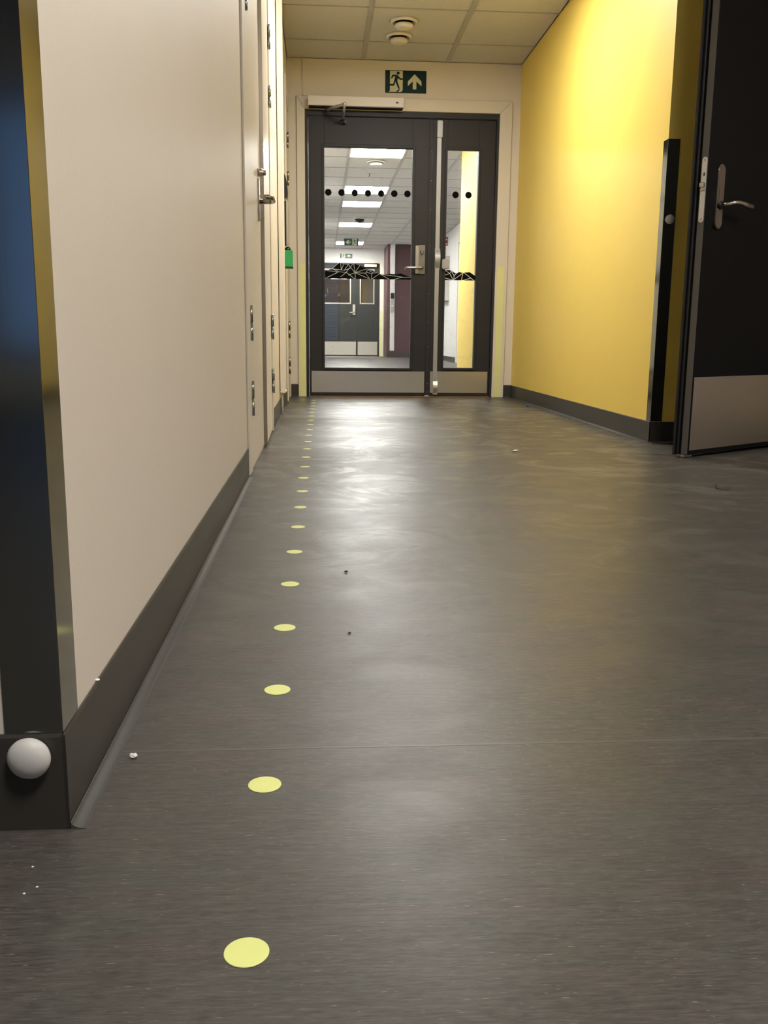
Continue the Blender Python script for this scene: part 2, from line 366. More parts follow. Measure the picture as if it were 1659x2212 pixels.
# ------------------------------------------------------------------ corner guards and dome stops
def guard(name, x, y, sx, label):
    """steel angle wrapped on a corner: one leg on the corridor side, one on the face towards -Y. sx=-1: solid lies at smaller x"""
    t = .0018; w = .052
    o = [(x-sx*t*-1, y-t)] if False else None
    # outline in plan
    s = -sx
    pts = [(x+s*t, y-t), (x+s*t, y+w), (x, y+w), (x, y), (x-s*w, y), (x-s*w, y-t)]
    b = mk(name, MB().prism([(px, py, HB+.001) for px, py in pts], (0, 0, 1.31-HB)), polish)
    md = b.modifiers.new('bevel', 'BEVEL'); md.width = .0006; md.segments = 2
    return tag(b, label, 'corner guard', 'steel corner guards')
guard('corner_guard', XL, YL, -1, 'polished steel corner guard on the near left wall corner')
guard('corner_guard', XR, YC, 1, 'polished steel corner guard on the yellow wall corner')
def dome(c, label):
    b = mk('dome_stop', MB().lathe(c, (0, -1, 0), [(0, .0185), (.003, .0198), (.006, .0200), (.010, .0178), (.0135, .013), (.0155, .007), (.0162, 0)], 36), dome_m)
    tag(b, label, 'door stop', 'dome stops')
dome((-.2745, YL-.0045, .076), 'large pale dome stop on the black skirting at lower left')
dome((1.518, YC-.0022, .979), 'small grey dome stop on the steel guard of the yellow corner')

# ------------------------------------------------------------------ ceiling panels (lamps)
def panel(x0, y0, y1, m, label, group):
    x1 = x0+.62; e = empty('ceiling_light', ((x0+x1)/2, (y0+y1)/2, H-.004), label, 'ceiling light', group)
    f = MB(); w = .018
    f.box(x0, x0+w, y0, y1, H-.004, H+.012).box(x1-w, x1, y0, y1, H-.004, H+.012).box(x0+w, x1-w, y0, y0+w, H-.004, H+.012).box(x0+w, x1-w, y1-w, y1, H-.004, H+.012)
    mk('frame', f, plastic_white, e)
    mk('diffuser', MB().box(x0+w, x1-w, y0+w, y1-w, H-.001, H+.008), m, e)
panel(.315, A_ROW, A_ROW+.66, glow_near, 'square ceiling panel light just this side of the glazed door', 'ceiling panel lights')
panel(.315, B_ROW, B_ROW+.66, glow_back, 'square ceiling panel light above the camera, mirrored in the glass', 'ceiling panel lights')
panel(2.0, 1.35, 2.0, glow_side, 'square ceiling panel light of the side lobby, right of the camera', 'ceiling panel lights')
for (x, y), w in zip(skip2, ('first ceiling panel light beyond the glass, at the top edge of the pane', 'second ceiling panel light beyond the glass, behind the black dots', 'third ceiling panel light beyond the glass, past the ceiling camera', 'farthest ceiling panel light, behind the hanging exit sign')):
    panel(x, y, y+.67, glow_far, w, 'ceiling panel lights')
# small lamp of the room behind the distant door
e = empty('ceiling_light', (.8, 22.9, H-.004), 'ceiling lamp of the room behind the distant door', 'ceiling light', 'ceiling panel lights')
mk('frame', MB().box(.5, 1.1, 22.6, 23.2, H-.004, H+.012), plastic_white, e); mk('diffuser', MB().box(.53, 1.07, 22.63, 23.17, H-.008, H-.0045), light_mat('vestibule_glow', ((1, .9, .8), 5)), e)

# ------------------------------------------------------------------ ceiling air valves, sprinkler, camera
def valve(x, y, r, label):
    e = empty('air_valve', (x, y, H), label, 'air valve', 'round air valves')
    mk('rim', MB().lathe((x, y, H), (0, 0, -1), [(0, r), (.012, r), (.018, r*.93), (.016, r*.80), (.004, r*.74), (.0, r*.70)], 40), plastic_white, e)
    mk('disc', MB().lathe((x, y, H), (0, 0, -1), [(.012, .02), (.020, r*.58), (.026, r*.66), (.036, r*.66), (.045, r*.6), (.049, r*.3), (.05, 0)], 40), plastic_white, e)
valve(.536, 6.300, .088, 'white round ceiling air valve nearer the camera')
valve(.528, 6.600, .088, 'white round ceiling air valve nearer the exit sign')
valve(.64, 11.10, .11, 'round ceiling air valve beyond the glass, under the first lit panel')
e = empty('sprinkler', (.606, 11.95, H), 'small ceiling sprinkler head beyond the glass', 'sprinkler')
mk('rose', MB().lathe((.606, 11.95, H), (0, 0, -1), [(0, .03), (.006, .03), (.009, .012), (.03, .01)], 20), satin, e)
mk('deflector', MB().lathe((.606, 11.95, H), (0, 0, -1), [(.0305, .02), (.033, .02), (.036, .005)], 20), satin, e)
e = empty('ceiling_camera', (.66, 16.2, H), 'black and white ceiling camera dome beyond the glass', 'camera')
mk('housing', MB().lathe((.66, 16.2, H), (0, 0, -1), [(0, .11), (.02, .11), (.028, .095)], 28), plastic_white, e)
mk('lens_dome', MB().lathe((.66, 16.2, H-.0285), (0, 0, -1), [(0, .08), (.03, .075), (.055, .05), (.065, 0)], 28), plastic_black, e)

# ------------------------------------------------------------------ exit signs (outlines traced in a 1330 x 760 design grid)
FIG_DOOR = [(150, 22), (563, 22), (563, 655), (505, 712), (110, 712), (150, 665)]
FIG_BODY = [[(225, 155), (262, 147), (385, 150), (440, 205), (497, 255), (575, 262), (575, 305), (475, 310), (410, 258), (392, 320), (390, 365), (470, 590), (470, 608), (420, 600), (335, 395), (318, 395), (300, 480), (280, 508), (118, 512), (130, 452), (255, 448), (285, 345), (315, 205), (268, 200), (215, 280), (180, 262)],
            [(430, 618), (470, 622), (462, 655), (395, 718), (348, 712)]]
HEAD = (412, 92, 50)
ARROW = [(945, 115), (1170, 345), (1172, 505), (1005, 350), (1005, 612), (890, 612), (890, 350), (730, 505), (730, 355)]
def exit_sign(name, x0, x1, z0, z1, y, label, dark, pale, hang=False, flip=False):
    e = empty(name, ((x0+x1)/2, y, z0), label, 'exit sign')
    t = .004
    mk('board', MB().box(x0, x1, y, y+t*(2 if hang else 1), z0, z1, .001, 1), dark, e)
    P = lambda u, v, d: (x0+(x1-x0)*(1-u/1330 if flip else u/1330), y-d, z1-(z1-z0)*v/740)
    def flat(n, poly, d, m):
        mk(n, MB().prism([P(a, b, d) for a, b in poly], (0, .0005, 0)), m, e)
    flat('doorway', FIG_DOOR, .0006, pale)
    body = MB()
    for q in FIG_BODY: body.prism([P(a, b, .0012) for a, b in q], (0, .0005, 0))
    body.prism([P(HEAD[0]+HEAD[2]*math.cos(k*.3142), HEAD[1]+HEAD[2]*math.sin(k*.3142), .0012) for k in range(20)], (0, .0005, 0))
    mk('running_figure', body, dark, e)
    if flip:   # arrow points sideways, away from the figure
        cxa, cya = 945, 370
        flat('arrow', [(cxa-(b-cya), cya+(a-cxa)) for a, b in ARROW], .0006, pale)
    else: flat('arrow', ARROW, .0006, pale)
    if hang:
        for x in (x0+.04, x1-.04): mk('hanger', MB().tube([(x, y+.004, z1), (x, y+.004, H)], .002, 8), satin, e)
    return e
exit_sign('exit_sign', .476, .780, 2.230, 2.385, YD-.0045, 'dark green exit sign with running figure and up arrow above near door', sign_dark, sign_pale)
exit_sign('exit_sign', .443, .721, 2.227, 2.325, YF-.0045, 'small distant exit sign with up arrow above the far door', sign_green, sign_white)
exit_sign('exit_sign', .475, .770, 2.295, 2.432, 19.5, 'hanging exit sign with left arrow seen through the glass', sign_green, sign_white, True, True)

# ------------------------------------------------------------------ door_1: glazed double door
DZ = 2.1
d1 = empty('door_1', (.61, YD, 0), 'charcoal glazed double door with steel kick plates at the corridor end', 'door', kind='structure')
fr_ = MB().box(-.116, -.094, YD-.006, YD+.1, 0, DZ).box(1.317, 1.335, YD-.006, YD+.1, 0, DZ).box(-.094, 1.317, YD-.006, YD+.1, 2.062, DZ)
mk('frame', fr_, char, d1)
cs = MB()
ct = .019
cs.prism([(-.177, YD-ct, 0), (-.116, YD-ct, 0), (-.116, YD-ct, 2.1), (-.177, YD-ct, 2.19)], (0, ct-.0005, 0))
mk('casing', cs, joinery, d1)
mk('casing', MB().prism([(1.335, YD-ct, 0), (1.428, YD-ct, 0), (1.428, YD-ct, 2.19), (1.335, YD-ct, 2.1)], (0, ct-.0005, 0)), joinery, d1)
mk('casing', MB().prism([(-.1175, YD-ct, 2.1015), (1.336, YD-ct, 2.1015), (1.4265, YD-ct, 2.19), (-.1765, YD-ct, 2.19)], (0, ct-.0005, 0)), joinery, d1)
for o in d1.children:
    if o.name.startswith('casing'):
        md = o.modifiers.new('bevel', 'BEVEL'); md.width = .004; md.segments = 2
edge_shade = mat('edge_shade', (.38, .34, .28), .7)  # shadow line round the casing edge, painted as thin darker strips
for a in ((-.1788, -.1772, 0, 2.1915), (1.4282, 1.4298, 0, 2.1915), (-.1772, 1.4282, 2.1902, 2.1918)): mk('shade_line', MB().box(a[0], a[1], YD-.003, YD-.0005, a[2], a[3]), edge_shade, d1)
mk('threshold', MB().box(-.094, 1.317, YD-.008, YD+.09, 0, .007), timber, d1)
def leaf_mesh(x0, x1, z0, z1, gx0, gx1, gz0, gz1, y0, y1):
    return MB().box(x0, gx0, y0, y1, z0, z1, .001, 1).box(gx1, x1, y0, y1, z0, z1, .001, 1).box(gx0, gx1, y0, y1, z0, gz0, .001, 1).box(gx0, gx1, y0, y1, gz1, z1, .001, 1)
def beads(parent, gx0, gx1, gz0, gz1, yf, w=.019, p=.008, m=char):
    for a in ((gx0-w, gx0, gz0-w, gz1+w), (gx1, gx1+w, gz0-w, gz1+w), (gx0, gx1, gz0-w, gz0), (gx0, gx1, gz1, gz1+w)):
        mk('glazing_bead', MB().box(a[0], a[1], yf-p, yf, a[2], a[3], .002, 1), m, parent)
LY = YD+.012     # front face of the leaves
G1 = (.027, .689, .224, 1.847); G2 = (.951, 1.188, .228, 1.847)
la = mk('leaf', leaf_mesh(-.091, .816, .012, 2.056, *G1, LY, LY+.05), char, d1)
la['label'] = 'wide door leaf with lever handle'
beads(la, *G1, LY)
pane_a = mk('glass_pane', MB().box(G1[0]-.005, G1[1]+.005, LY+.022, LY+.028, G1[2]-.005, G1[3]+.005), glass, la)
lb = mk('leaf', leaf_mesh(.8415, 1.314, .012, 2.056, *G2, LY, LY+.05), char, d1)
lb['label'] = 'narrow door leaf with vertical bolt rod'
beads(lb, *G2, LY, w=.017)
pane_b = mk('glass_pane', MB().box(G2[0]-.005, G2[1]+.005, LY+.022, LY+.028, G2[2]-.005, G2[3]+.005), glass, lb)
# meeting strip with rivets
ms = mk('meeting_strip', MB().box(.812, .8405, LY-.006, LY-.0002, .014, 2.054, .001, 1), char, d1)
rv = None
for z in (1.83, 1.62, 1.41, 1.155, .79, .575, .39, .21, .105, .04):
    if rv is None: rv = mk('rivet', MB().lathe((.830, LY-.006, z), (0, -1, 0), [(0, .0024), (.0008, .002), (.0012, 0)], 10), satin, ms)
    else: inst(rv, ms, (WL[rv.name].x, WL[rv.name].y, z))
# kick plates
mk('kick_plate', MB().box(-.076, .804, LY-.0025, LY-.0002, .033, .198, .0006, 1), steel, la)
mk('kick_plate', MB().box(.850, 1.303, LY-.0025, LY-.0002, .033, .2, .0006, 1), steel, lb)
mk('bottom_seal', MB().box(-.088, .806, LY+.002, LY+.04, .0075, .0118), gasket, la)
mk('bottom_seal', MB().box(.845, 1.31, LY+.002, LY+.04, .0075, .0118), gasket, lb)
# lever handle with plate
mk('handle_plate', MB().box(.744, .792, LY-.016, LY-.0002, .938, 1.152, .003), nickel_dark, la)
mk('cover_strip', MB().box(.720, .7435, LY-.012, LY-.0002, .942, 1.148, .002), satin, la)
mk('thumb_turn', MB().lathe((.768, LY-.0165, 1.098), (0, -1, 0), [(0, .015), (.004, .015), (.005, .008), (.02, .008), (.021, .002)], 20).box(.760, .776, LY-.042, LY-.0355, 1.082, 1.116, .003), nickel_dark, la)
mk('lever', MB().tube([(.772, LY-.0165, .982), (.772, LY-.045, .982), (.768, LY-.058, .982), (.755, LY-.062, .982), (.66, LY-.060, .980), (.648, LY-.056, .979), (.643, LY-.045, .978), (.643, LY-.03, .977)], .0095, 14), satin, la)
# vertical bolt rod on the narrow leaf
bx = .886
rod = mk('bolt_rod', MB().box(bx-.016, bx+.016, LY-.016, LY-.004, .128, 1.93, .003), alu, lb)
mk('bolt_cap', MB().box(bx-.018, bx+.022, LY-.026, LY-.0002, 1.925, 2.046, .004), alu, lb)
def bow(z0, z1, x0, x1, dep, m, n):
    pts = [(0, z0)] + [(-(.008+dep*math.sin(math.pi*t/10)), z0+(z1-z0)*t/10) for t in range(11)] + [(0, z1)]
    mk(n, MB().prism([(x0, LY-.0003+py, z) for py, z in pts], (x1-x0, 0, 0)), m, lb)
bow(.972, 1.128, bx-.019, bx+.022, .030, alu, 'bolt_housing')
bow(.018, .130, bx-.014, bx+.021, .022, satin, 'bolt_foot')
mk('foot_keeper', MB().box(bx-.03, bx+.03, YD-.022, YD-.0085, 0, .006, .001, 1), nickel_dark, lb)
mk('push_pad', MB().box(.9225, .978, LY-.038, LY-.0085, .975, 1.05, .006), alu, lb)
# dots and mountain graphic on the panes
dotm = None
for k in range(7):
    p = (.056+.0997*k, LY+.0212, 1.526)
    if dotm is None: dotm = mk('film_dot', MB().lathe(p, (0, -1, 0), [(0, .0245), (.0006, .0245)], 28), film_m, la)
    else: inst(dotm, la, WL[dotm.name]+Vector((.0997*k, 0, 0)))
for x in (1.021, 1.120): inst(dotm, lb, Vector((x, WL[dotm.name].y, 1.526)))
def film(parent, sil, lines, mapf, w):
    y = LY+.0205
    a = MB().prism([(mapf(*p)[0], y, mapf(*p)[1]) for p in sil], (0, .0008, 0))
    oa = mk('mountain_film', a, film_m, parent)
    mk('frosted_film', MB().prism([(mapf(*p)[0], y+.0009, mapf(*p)[1]) for p in sil], (0, .0003, 0)), frosted, parent)
    for k, (p, q) in enumerate(lines):
        P, Q = Vector(mapf(*p)), Vector(mapf(*q)); d = (Q-P).normalized(); n = Vector((-d.y, d.x))*w/2; P = P-d*w*.5; Q = Q+d*w*.5
        c = MB().prism([(v.x, y-.002-k*1e-5, v.y) for v in (P+n, Q+n, Q-n, P-n)], (0, .006+k*2e-5, 0))
        oc = mk('cut', c, film_m)
        md = oa.modifiers.new('b', 'BOOLEAN'); md.operation = 'DIFFERENCE'; md.solver = 'EXACT'; md.object = oc
    bpy.context.view_layer.update()
    me = bpy.data.meshes.new_from_object(oa.evaluated_get(bpy.context.evaluated_depsgraph_get()))
    oa.modifiers.clear(); oa.data = me
    for o in [o for o in bpy.data.objects if o.name.startswith('cut')]: bpy.data.objects.remove(o)
mapA = lambda x, y: (.033+(700+x/8.295-703)*.003541, .897+(601-(540+y/8.295))*.00343)
silA = [(18, 506), (18, 375), (60, 362), (140, 326), (262, 222), (295, 228), (345, 250), (440, 255), (470, 240), (530, 235), (640, 262), (770, 322), (800, 332), (950, 388), (990, 408), (1040, 418), (1200, 408), (1300, 415), (1380, 395), (1560, 468), (1572, 508)]
linA = [((130, 340), (275, 215)), ((20, 506), (265, 382)), ((120, 320), (265, 382)), ((150, 332), (362, 356)), ((40, 364), (235, 382)), ((295, 215), (310, 348)), ((310, 348), (352, 240)), ((360, 356), (440, 245)), ((360, 356), (470, 316)), ((430, 245), (555, 396)), ((395, 390), (522, 232)), ((530, 225), (555, 396)), ((555, 396), (648, 250)), ((555, 396), (778, 320)), ((555, 396), (562, 510)), ((555, 396), (805, 500)), ((555, 396), (742, 402)), ((742, 402), (792, 330)), ((785, 335), (880, 396)), ((742, 402), (825, 505)), ((765, 385), (857, 410)), ((857, 410), (880, 396)), ((880, 396), (960, 390)), ((857, 410), (850, 510)), ((860, 505), (995, 408)), ((995, 408), (1175, 508)), ((265, 382), (400, 392)), ((400, 392), (548, 506)), ((440, 440), (555, 396)), ((1040, 420), (1400, 462)), ((1400, 464), (1575, 470)), ((1240, 512), (1405, 464)), ((300, 470), (400, 392))]
film(la, silA, linA, mapA, .0034)
mapB = lambda x, y: (.953+(860+x/5.821-962)*.00354, .897+(603.8-(500+y/5.821))*.00343)
silB = [(592, 606), (592, 478), (670, 480), (725, 515), (748, 516), (775, 500), (825, 510), (850, 505), (910, 500), (980, 545), (986, 606)]
linB = [((592, 478), (655, 520)), ((655, 520), (702, 606)), ((655, 520), (680, 470)), ((672, 485), (712, 548)), ((712, 548), (750, 508)), ((712, 548), (705, 606)), ((588, 542), (655, 520)), ((588, 576), (702, 606)), ((700, 604), (832, 505)), ((826, 505), (804, 610)), ((832, 505), (975, 610)), ((815, 608), (928, 575))]
film(lb, silB, linB, mapB, .0045)

# ------------------------------------------------------------------ door operator above door_1
op = empty('door_operator', (.26, YD-.055, 2.107), 'light grey automatic door operator box above the glazed door', 'door operator')
mk('cover', MB().box(-.090, .608, YD-.100, YD-ct-.0005, 2.109, 2.174, .003), alu_grey, op)
mk('underside', MB().box(-.084, .602, YD-.096, YD-ct-.0005, 2.103, 2.1085), dark_metal, op)
lg = MB()
for k, (a, b, h) in enumerate(((0, .006, .010), (.007, .013, .013), (.014, .020, .010), (.0, .020, .004))): lg.box(.548+a, .548+b, YD-.1008, YD-.1002, 2.134, 2.134+h)
mk('maker_mark', lg, dark_metal, op)
ar = mk('arm', MB().tube([(.046, YD-.07, 2.084), (.10, YD-.16, 2.083), (.170, YD-.27, 2.080)], .011, 10), alu, op)
mk('pivot', MB().lathe((.046, YD-.07, 2.1028), (0, 0, -1), [(0, .017), (.008, .017), (.011, .012), (.03, .012), (.032, .006)], 20), dark_metal, op)
mk('elbow', MB().lathe((.170, YD-.27, 2.092), (0, 0, -1), [(0, .010), (.002, .012), (.016, .012), (.02, .009), (.03, .009)], 18), satin, op)
mk('arm', MB().tube([(.170, YD-.27, 2.066), (.168, YD-.15, 2.05), (.166, YD-.03, 2.034)], .009, 10), alu, op)
mk('door_shoe', MB().box(.140, .192, LY-.026, LY-.0005, 2.008, 2.030, .004).lathe((.166, LY-.02, 2.005), (0, 0, 1), [(0, .012), (.034, .012)], 16), dark_metal, op)
tag(mk('cable', MB().tube([(-.131, YD-.004, H), (-.131, YD-.004, 2.21), (-.128, YD-.004, 2.197), (-.116, YD-.004, 2.194), (-.1, YD-.005, 2.193)], .0032, 8), cream), 'thin cream cable running down to the door operator', 'cable')
# luminous strips on the casing
tag(mk('luminous_strip', MB().box(-.165, -.119, YD-ct-.0012, YD-ct-.0002, .003, 1.0), lum_pale), 'yellow-green luminous strip on the left door casing', 'marking strip', 'luminous door strips')
tag(mk('luminous_strip', MB().box(1.353, 1.402, YD-ct-.0012, YD-ct-.0002, .003, 1.0), lum_pale), 'yellow-green luminous strip on the right door casing', 'marking strip', 'luminous door strips')

# ------------------------------------------------------------------ floor dots
ORD = 'nearest second third fourth fifth sixth seventh eighth ninth tenth eleventh twelfth thirteenth fourteenth fifteenth sixteenth seventeenth eighteenth nineteenth twentieth twenty-first twenty-second twenty-third farthest'.split()
d0 = None
for k in range(24):
    x, y = -.0603 + random.uniform(-.0012, .0012), .6315+.2656*k
    if k == 0: x, y = -.0592, .631
    if k == 1: x, y = -.0615, .899
    if d0 is None:
        d0 = mk('floor_dot', MB().lathe((x, y, 0), (0, 0, 1), [(.0, .0176), (.0004, .0176), (.0007, .017)], 40), lum, base=True); o = d0
    else: o = inst(d0, None, (x, y, 0))
    lab = {0: 'nearest yellow-green luminous dot on the grey floor', 23: 'farthest yellow-green luminous dot, at the glazed door'}.get(k, ORD[k]+' yellow-green luminous floor dot counted from the camera')
    tag(o, lab, 'floor dot', 'luminous dots along the floor')

# ------------------------------------------------------------------ hinges
def hinge(x, y, z0, z1, parent, m=zinc, r=.007):
    zm = (z0+z1)/2
    h_ = mk('hinge', MB().tube([(x, y, z0), (x, y, zm-.0015)], r, 12).tube([(x, y, zm+.0015), (x, y, z1)], r, 12).tube([(x, y, zm-.0015), (x, y, zm+.0015)], r*.7, 10), m, parent)
    mk('hinge_flap', MB().box(x-.012, x-.006, y-.016, y-.002, z0+.004, z1-.004, .001, 1), m, h_)
HZ = [(.192, .311), (.448, .566), (1.490, 1.584), (1.738, 1.842)]
# ------------------------------------------------------------------ door_3: cream double service door in the left wall
d3 = empty('door_3', (XL, 3.8, 0), 'cream double service door with lever handle in the left wall', 'door', kind='structure')
JX = XL+.0075
mk('jamb', MB().box(XL-.002+.0025, JX, 3.040, 3.165, 0.003, 2.2, .003), joinery, d3)
mk('jamb', MB().box(XL+.0005, JX+.002, 4.500, 4.560, 0.003, 2.2, .003), joinery, d3)
mk('jamb', MB().box(XL+.0005, JX, 3.166, 4.499, 2.06, 2.2, .003), joinery, d3)
l3 = mk('leaf', MB().box(XL+.0005, XL+.0035, 3.175, 3.862, .016, 2.055, .001, 1), joinery, d3)
l3['label'] = 'service door leaf with lever handle'
# the second leaf stands slightly proud at the meeting edge
l4 = mk('leaf', MB().prism([(XL+.0005, 3.868, .02), (XL+.0175, 3.868, .02), (XL+.006, 4.492, .02), (XL+.0005, 4.492, .02)], (0, 0, 2.035)), joinery_white, d3)
l4['label'] = 'service door leaf standing slightly proud'
mk('edge_strip', MB().box(XL+.0036, XL+.0178, 3.8635, 3.8675, .02, 2.055), nickel_dark, l4)
for a, b in HZ:
    hinge(XL+.008, 3.200, a, b, l3, r=.0062)
    hinge(XL+.013, 4.478, a, b, l4, r=.0075)
mk('handle_plate', MB().box(XL+.0036, XL+.0095, 3.700, 3.735, .90, 1.06, .002), nickel_dark, l3)
mk('lock_cylinder', MB().lathe((XL+.0036, 3.725, 1.083), (1, 0, 0), [(0, .016), (.016, .016), (.019, .012), (.03, .011), (.031, .006)], 22), satin, l3)
mk('lever', MB().tube([(XL+.0095, 3.718, .975), (XL+.045, 3.718, .975), (XL+.058, 3.712, .975), (XL+.063, 3.70, .975), (XL+.063, 3.60, .973), (XL+.058, 3.587, .972), (XL+.045, 3.582, .972), (XL+.03, 3.582, .972)], .0095, 14), nickel_dark, l3)
# ------------------------------------------------------------------ door_4: narrow cupboard door near the glazed door
d4 = empty('door_4', (XL, 6.85, 0), 'narrow cream cupboard door beside the glazed door on the left wall', 'door', kind='structure')
mk('jamb', MB().box(XL+.0005, XL+.012, 6.600, 6.665, .003, 2.2, .002), joinery, d4)
mk('jamb', MB().box(XL+.0005, XL+.012, 7.095, 7.15, .003, 2.2, .002), joinery, d4)
mk('jamb', MB().box(XL+.0005, XL+.012, 6.666, 7.094, 2.06, 2.2, .002), joinery, d4)
l5 = mk('leaf', MB().box(XL+.0005, XL+.009, 6.672, 7.088, .016, 2.055, .001, 1), joinery, d4)
for a, b in HZ: hinge(XL+.019, 6.69, a, b, l5, nickel_dark, .0065)

# ------------------------------------------------------------------ trunking, reader, switch plate, call point on the left wall
tk = empty('cable_trunking', (XL+.018, 5.5, .13), 'bright cream vertical cable trunking on the left wall', 'trunking')
mk('cover', MB().box(XL+.0045, XL+.034, 5.42, 5.56, .150, H-.002, .002), trunk_m, tk)
mk('end_cap', MB().box(XL+.0045, XL+.039, 5.41, 5.57, .134, .1495, .004), trunk_m, tk)
mk('drop_pipe', MB().tube([(XL+.012, 5.50, .002), (XL+.012, 5.50, .1335)], .0062, 12), trunk_m, tk)
rd = empty('card_reader', (XL+.012, 6.4, 1.36), 'black curved card reader on the left wall behind the trunking', 'card reader')
pts = [(0, 1.360), (.023, 1.360), (.026, 1.385), (.0255, 1.42), (.022, 1.46), (.014, 1.495), (.006, 1.512), (0, 1.512)]
mk('body', MB().prism([(XL+.0005+a, 6.35, z) for a, z in pts], (0, .08, 0)), plastic_black, rd)
mk('foot_light', MB().box(XL+.010, XL+.022, 6.36, 6.42, 1.3535, 1.3598), satin, rd)
sp = empty('switch_plate', (XL+.012, 6.4, 1.06), 'tall narrow silver switch plate between card reader and green box', 'switch plate')
mk('back_box', MB().box(XL+.0005, XL+.015, 6.36, 6.43, 1.058, 1.345, .001, 1), plastic_black, sp)
mk('face', MB().box(XL+.0155, XL+.028, 6.365, 6.425, 1.064, 1.338, .002), satin, sp)
gp = empty('call_point', (XL+.03, 6.4, .915), 'green emergency door release box on the left wall', 'call point')
mk('body', MB().box(XL+.0005, XL+.055, 6.36, 6.45, .918, 1.028, .004), green_m, gp)
mk('cover_lip', MB().box(XL+.0005, XL+.058, 6.356, 6.454, .9115, .9175, .001, 1), plastic_black, gp)
mk('hood', MB().lathe((XL+.022, 6.40, 1.0285), (0, 0, 1), [(0, .0212), (.01, .021), (.018, .016), (.024, .008), (.026, 0)], 24), plastic_black, gp)

# ------------------------------------------------------------------ door_2: black leaf standing open at the right
ang = math.atan2(.562, .827)
d2 = bpy.data.objects.new('door_2', None); COL.objects.link(d2)
d2.location = (1.459, 3.528, 0); d2.rotation_euler = (0, 0, ang)
tag(d2, 'black door leaf standing open at the right, with steel kick plate', 'door', kind='structure')
def lk(name, mb, m, parent):
    """part of door_2 in its own frame: x along the leaf, -y towards the camera"""
    o = mk(name, mb, m); w = WL[o.name]; o.parent = parent
    base_ = Vector((0, 0, 0)) if parent == d2 else LOC[parent.name]
    o.location = w - base_; LOC[o.name] = w; return o
LOC = {}
TH = .05
lf = lk('leaf', MB().box(0, .83, 0, TH, .012, 2.08, .0015, 1), blackleaf, d2)
lk('edge_band', MB().box(-.0012, -.0002, .004, TH-.018, .014, 2.078), mat('edge_paint', lin(92, 90, 86), .4), lf)
lk('rebate_lip', MB().box(-.016, .83, TH+.0005, TH+.012, .010, 2.09, .001, 1), blackleaf, d2)
lk('seal', MB().box(-.010, -.0015, TH-.010, TH, .012, 2.085, .002, 1), gasket, d2)
lk('lip_edge', MB().box(-.0185, -.0165, TH+.002, TH+.011, .010, 2.09), char, d2)
kp = lk('kick_plate', MB().box(.004, .82, -.0022, -.0002, .030, .320, .0006, 1), steel, lf)
lk('bottom_seal', MB().box(-.006, .05, .015, .03, .002, .0115), satin, d2)
for zz in (.25, 1.05, 1.85): lk('hinge', MB().tube([(.836, .030, zz-.05), (.836, .030, zz+.05)], .006, 12), satin, lf)
dfr = mk('frame', MB().box(2.19, 2.225, YC-.006, YC+.12, 0, 2.13).box(3.035, 3.07, YC-.006, YC+.12, 0, 2.13).box(2.225, 3.035, YC-.006, YC+.12, 2.095, 2.13), blackleaf)
dfr.parent = d2; dfr.matrix_parent_inverse = (Matrix.Translation(d2.location) @ Matrix.Rotation(ang, 4, 'Z')).inverted()
# latch plate on the edge
fp = MB()
def slot(mb, cy, z0, z1, w, x0, x1):
    pts = []
    for k in range(9): a = math.pi*k/8; pts.append((cy+w*math.cos(a), z1-w+w*math.sin(a)))
    for k in range(9): a = math.pi+math.pi*k/8; pts.append((cy+w*math.cos(a), z0+w+w*math.sin(a)))
    mb.prism([(x0, y, z) for y, z in pts], (x1-x0, 0, 0)); return mb
lp = lk('latch_plate', slot(fp, .017, .905, 1.143, .0105, -.0032, -.0013), mat('latch_steel', (.72, .72, .70), .35, .5), lf)
lk('latch_bolt', MB().box(-.017, -.0034, .008, .026, 1.032, 1.050, .002, 1), satin, lp)
lk('anti_pick_bolt', MB().box(-.014, -.0034, .008, .024, 1.020, 1.025, .001, 1), satin, lp)
for z in (1.132, .916): lk('screw', MB().lathe((-.0033, .017, z), (-1, 0, 0), [(0, .005), (.0006, .0045), (.0008, 0)], 12), satin, lp)
lk('slot_mark', MB().box(-.0038, -.0033, .013, .019, 1.074, 1.086), plastic_black, lp)
# long plate with lever
def stadium(mb, cx, z0, z1, w, y0, y1):
    pts = []
    for k in range(13): a = math.pi*k/12; pts.append((cx+w*math.cos(a), z1-w+w*math.sin(a)))
    for k in range(13): a = math.pi+math.pi*k/12; pts.append((cx+w*math.cos(a), z0+w+w*math.sin(a)))
    mb.prism([(x, y0, z) for x, z in pts], (0, y1-y0, 0)); return mb
hp = lk('handle_plate', stadium(stadium(MB(), .072, .885, 1.122, .0235, -.011, -.0003), .072, .888, 1.119, .021, -.013, -.0112), nickel_dark, lf)
lk('inset_cover', MB().box(.062, .0885, -.0150, -.0132, .968, 1.045, .0015, 1), nickel_dark, hp)
lk('rose', MB().lathe((.075, -.0152, .972), (0, -1, 0), [(0, .0145), (.005, .0145), (.007, .011)], 24), dark_metal, hp)
lk('lever', MB().tube([(.075, -.0225, .972), (.076, -.045, .973), (.082, -.058, .976), (.096, -.064, .979), (.122, -.065, .981), (.140, -.066, .979), (.150, -.066, .9775), (.205, -.066, .972)], [.0075, .0075, .0078, .008, .0082, .009, .0105, .0105], 14), satin, hp)

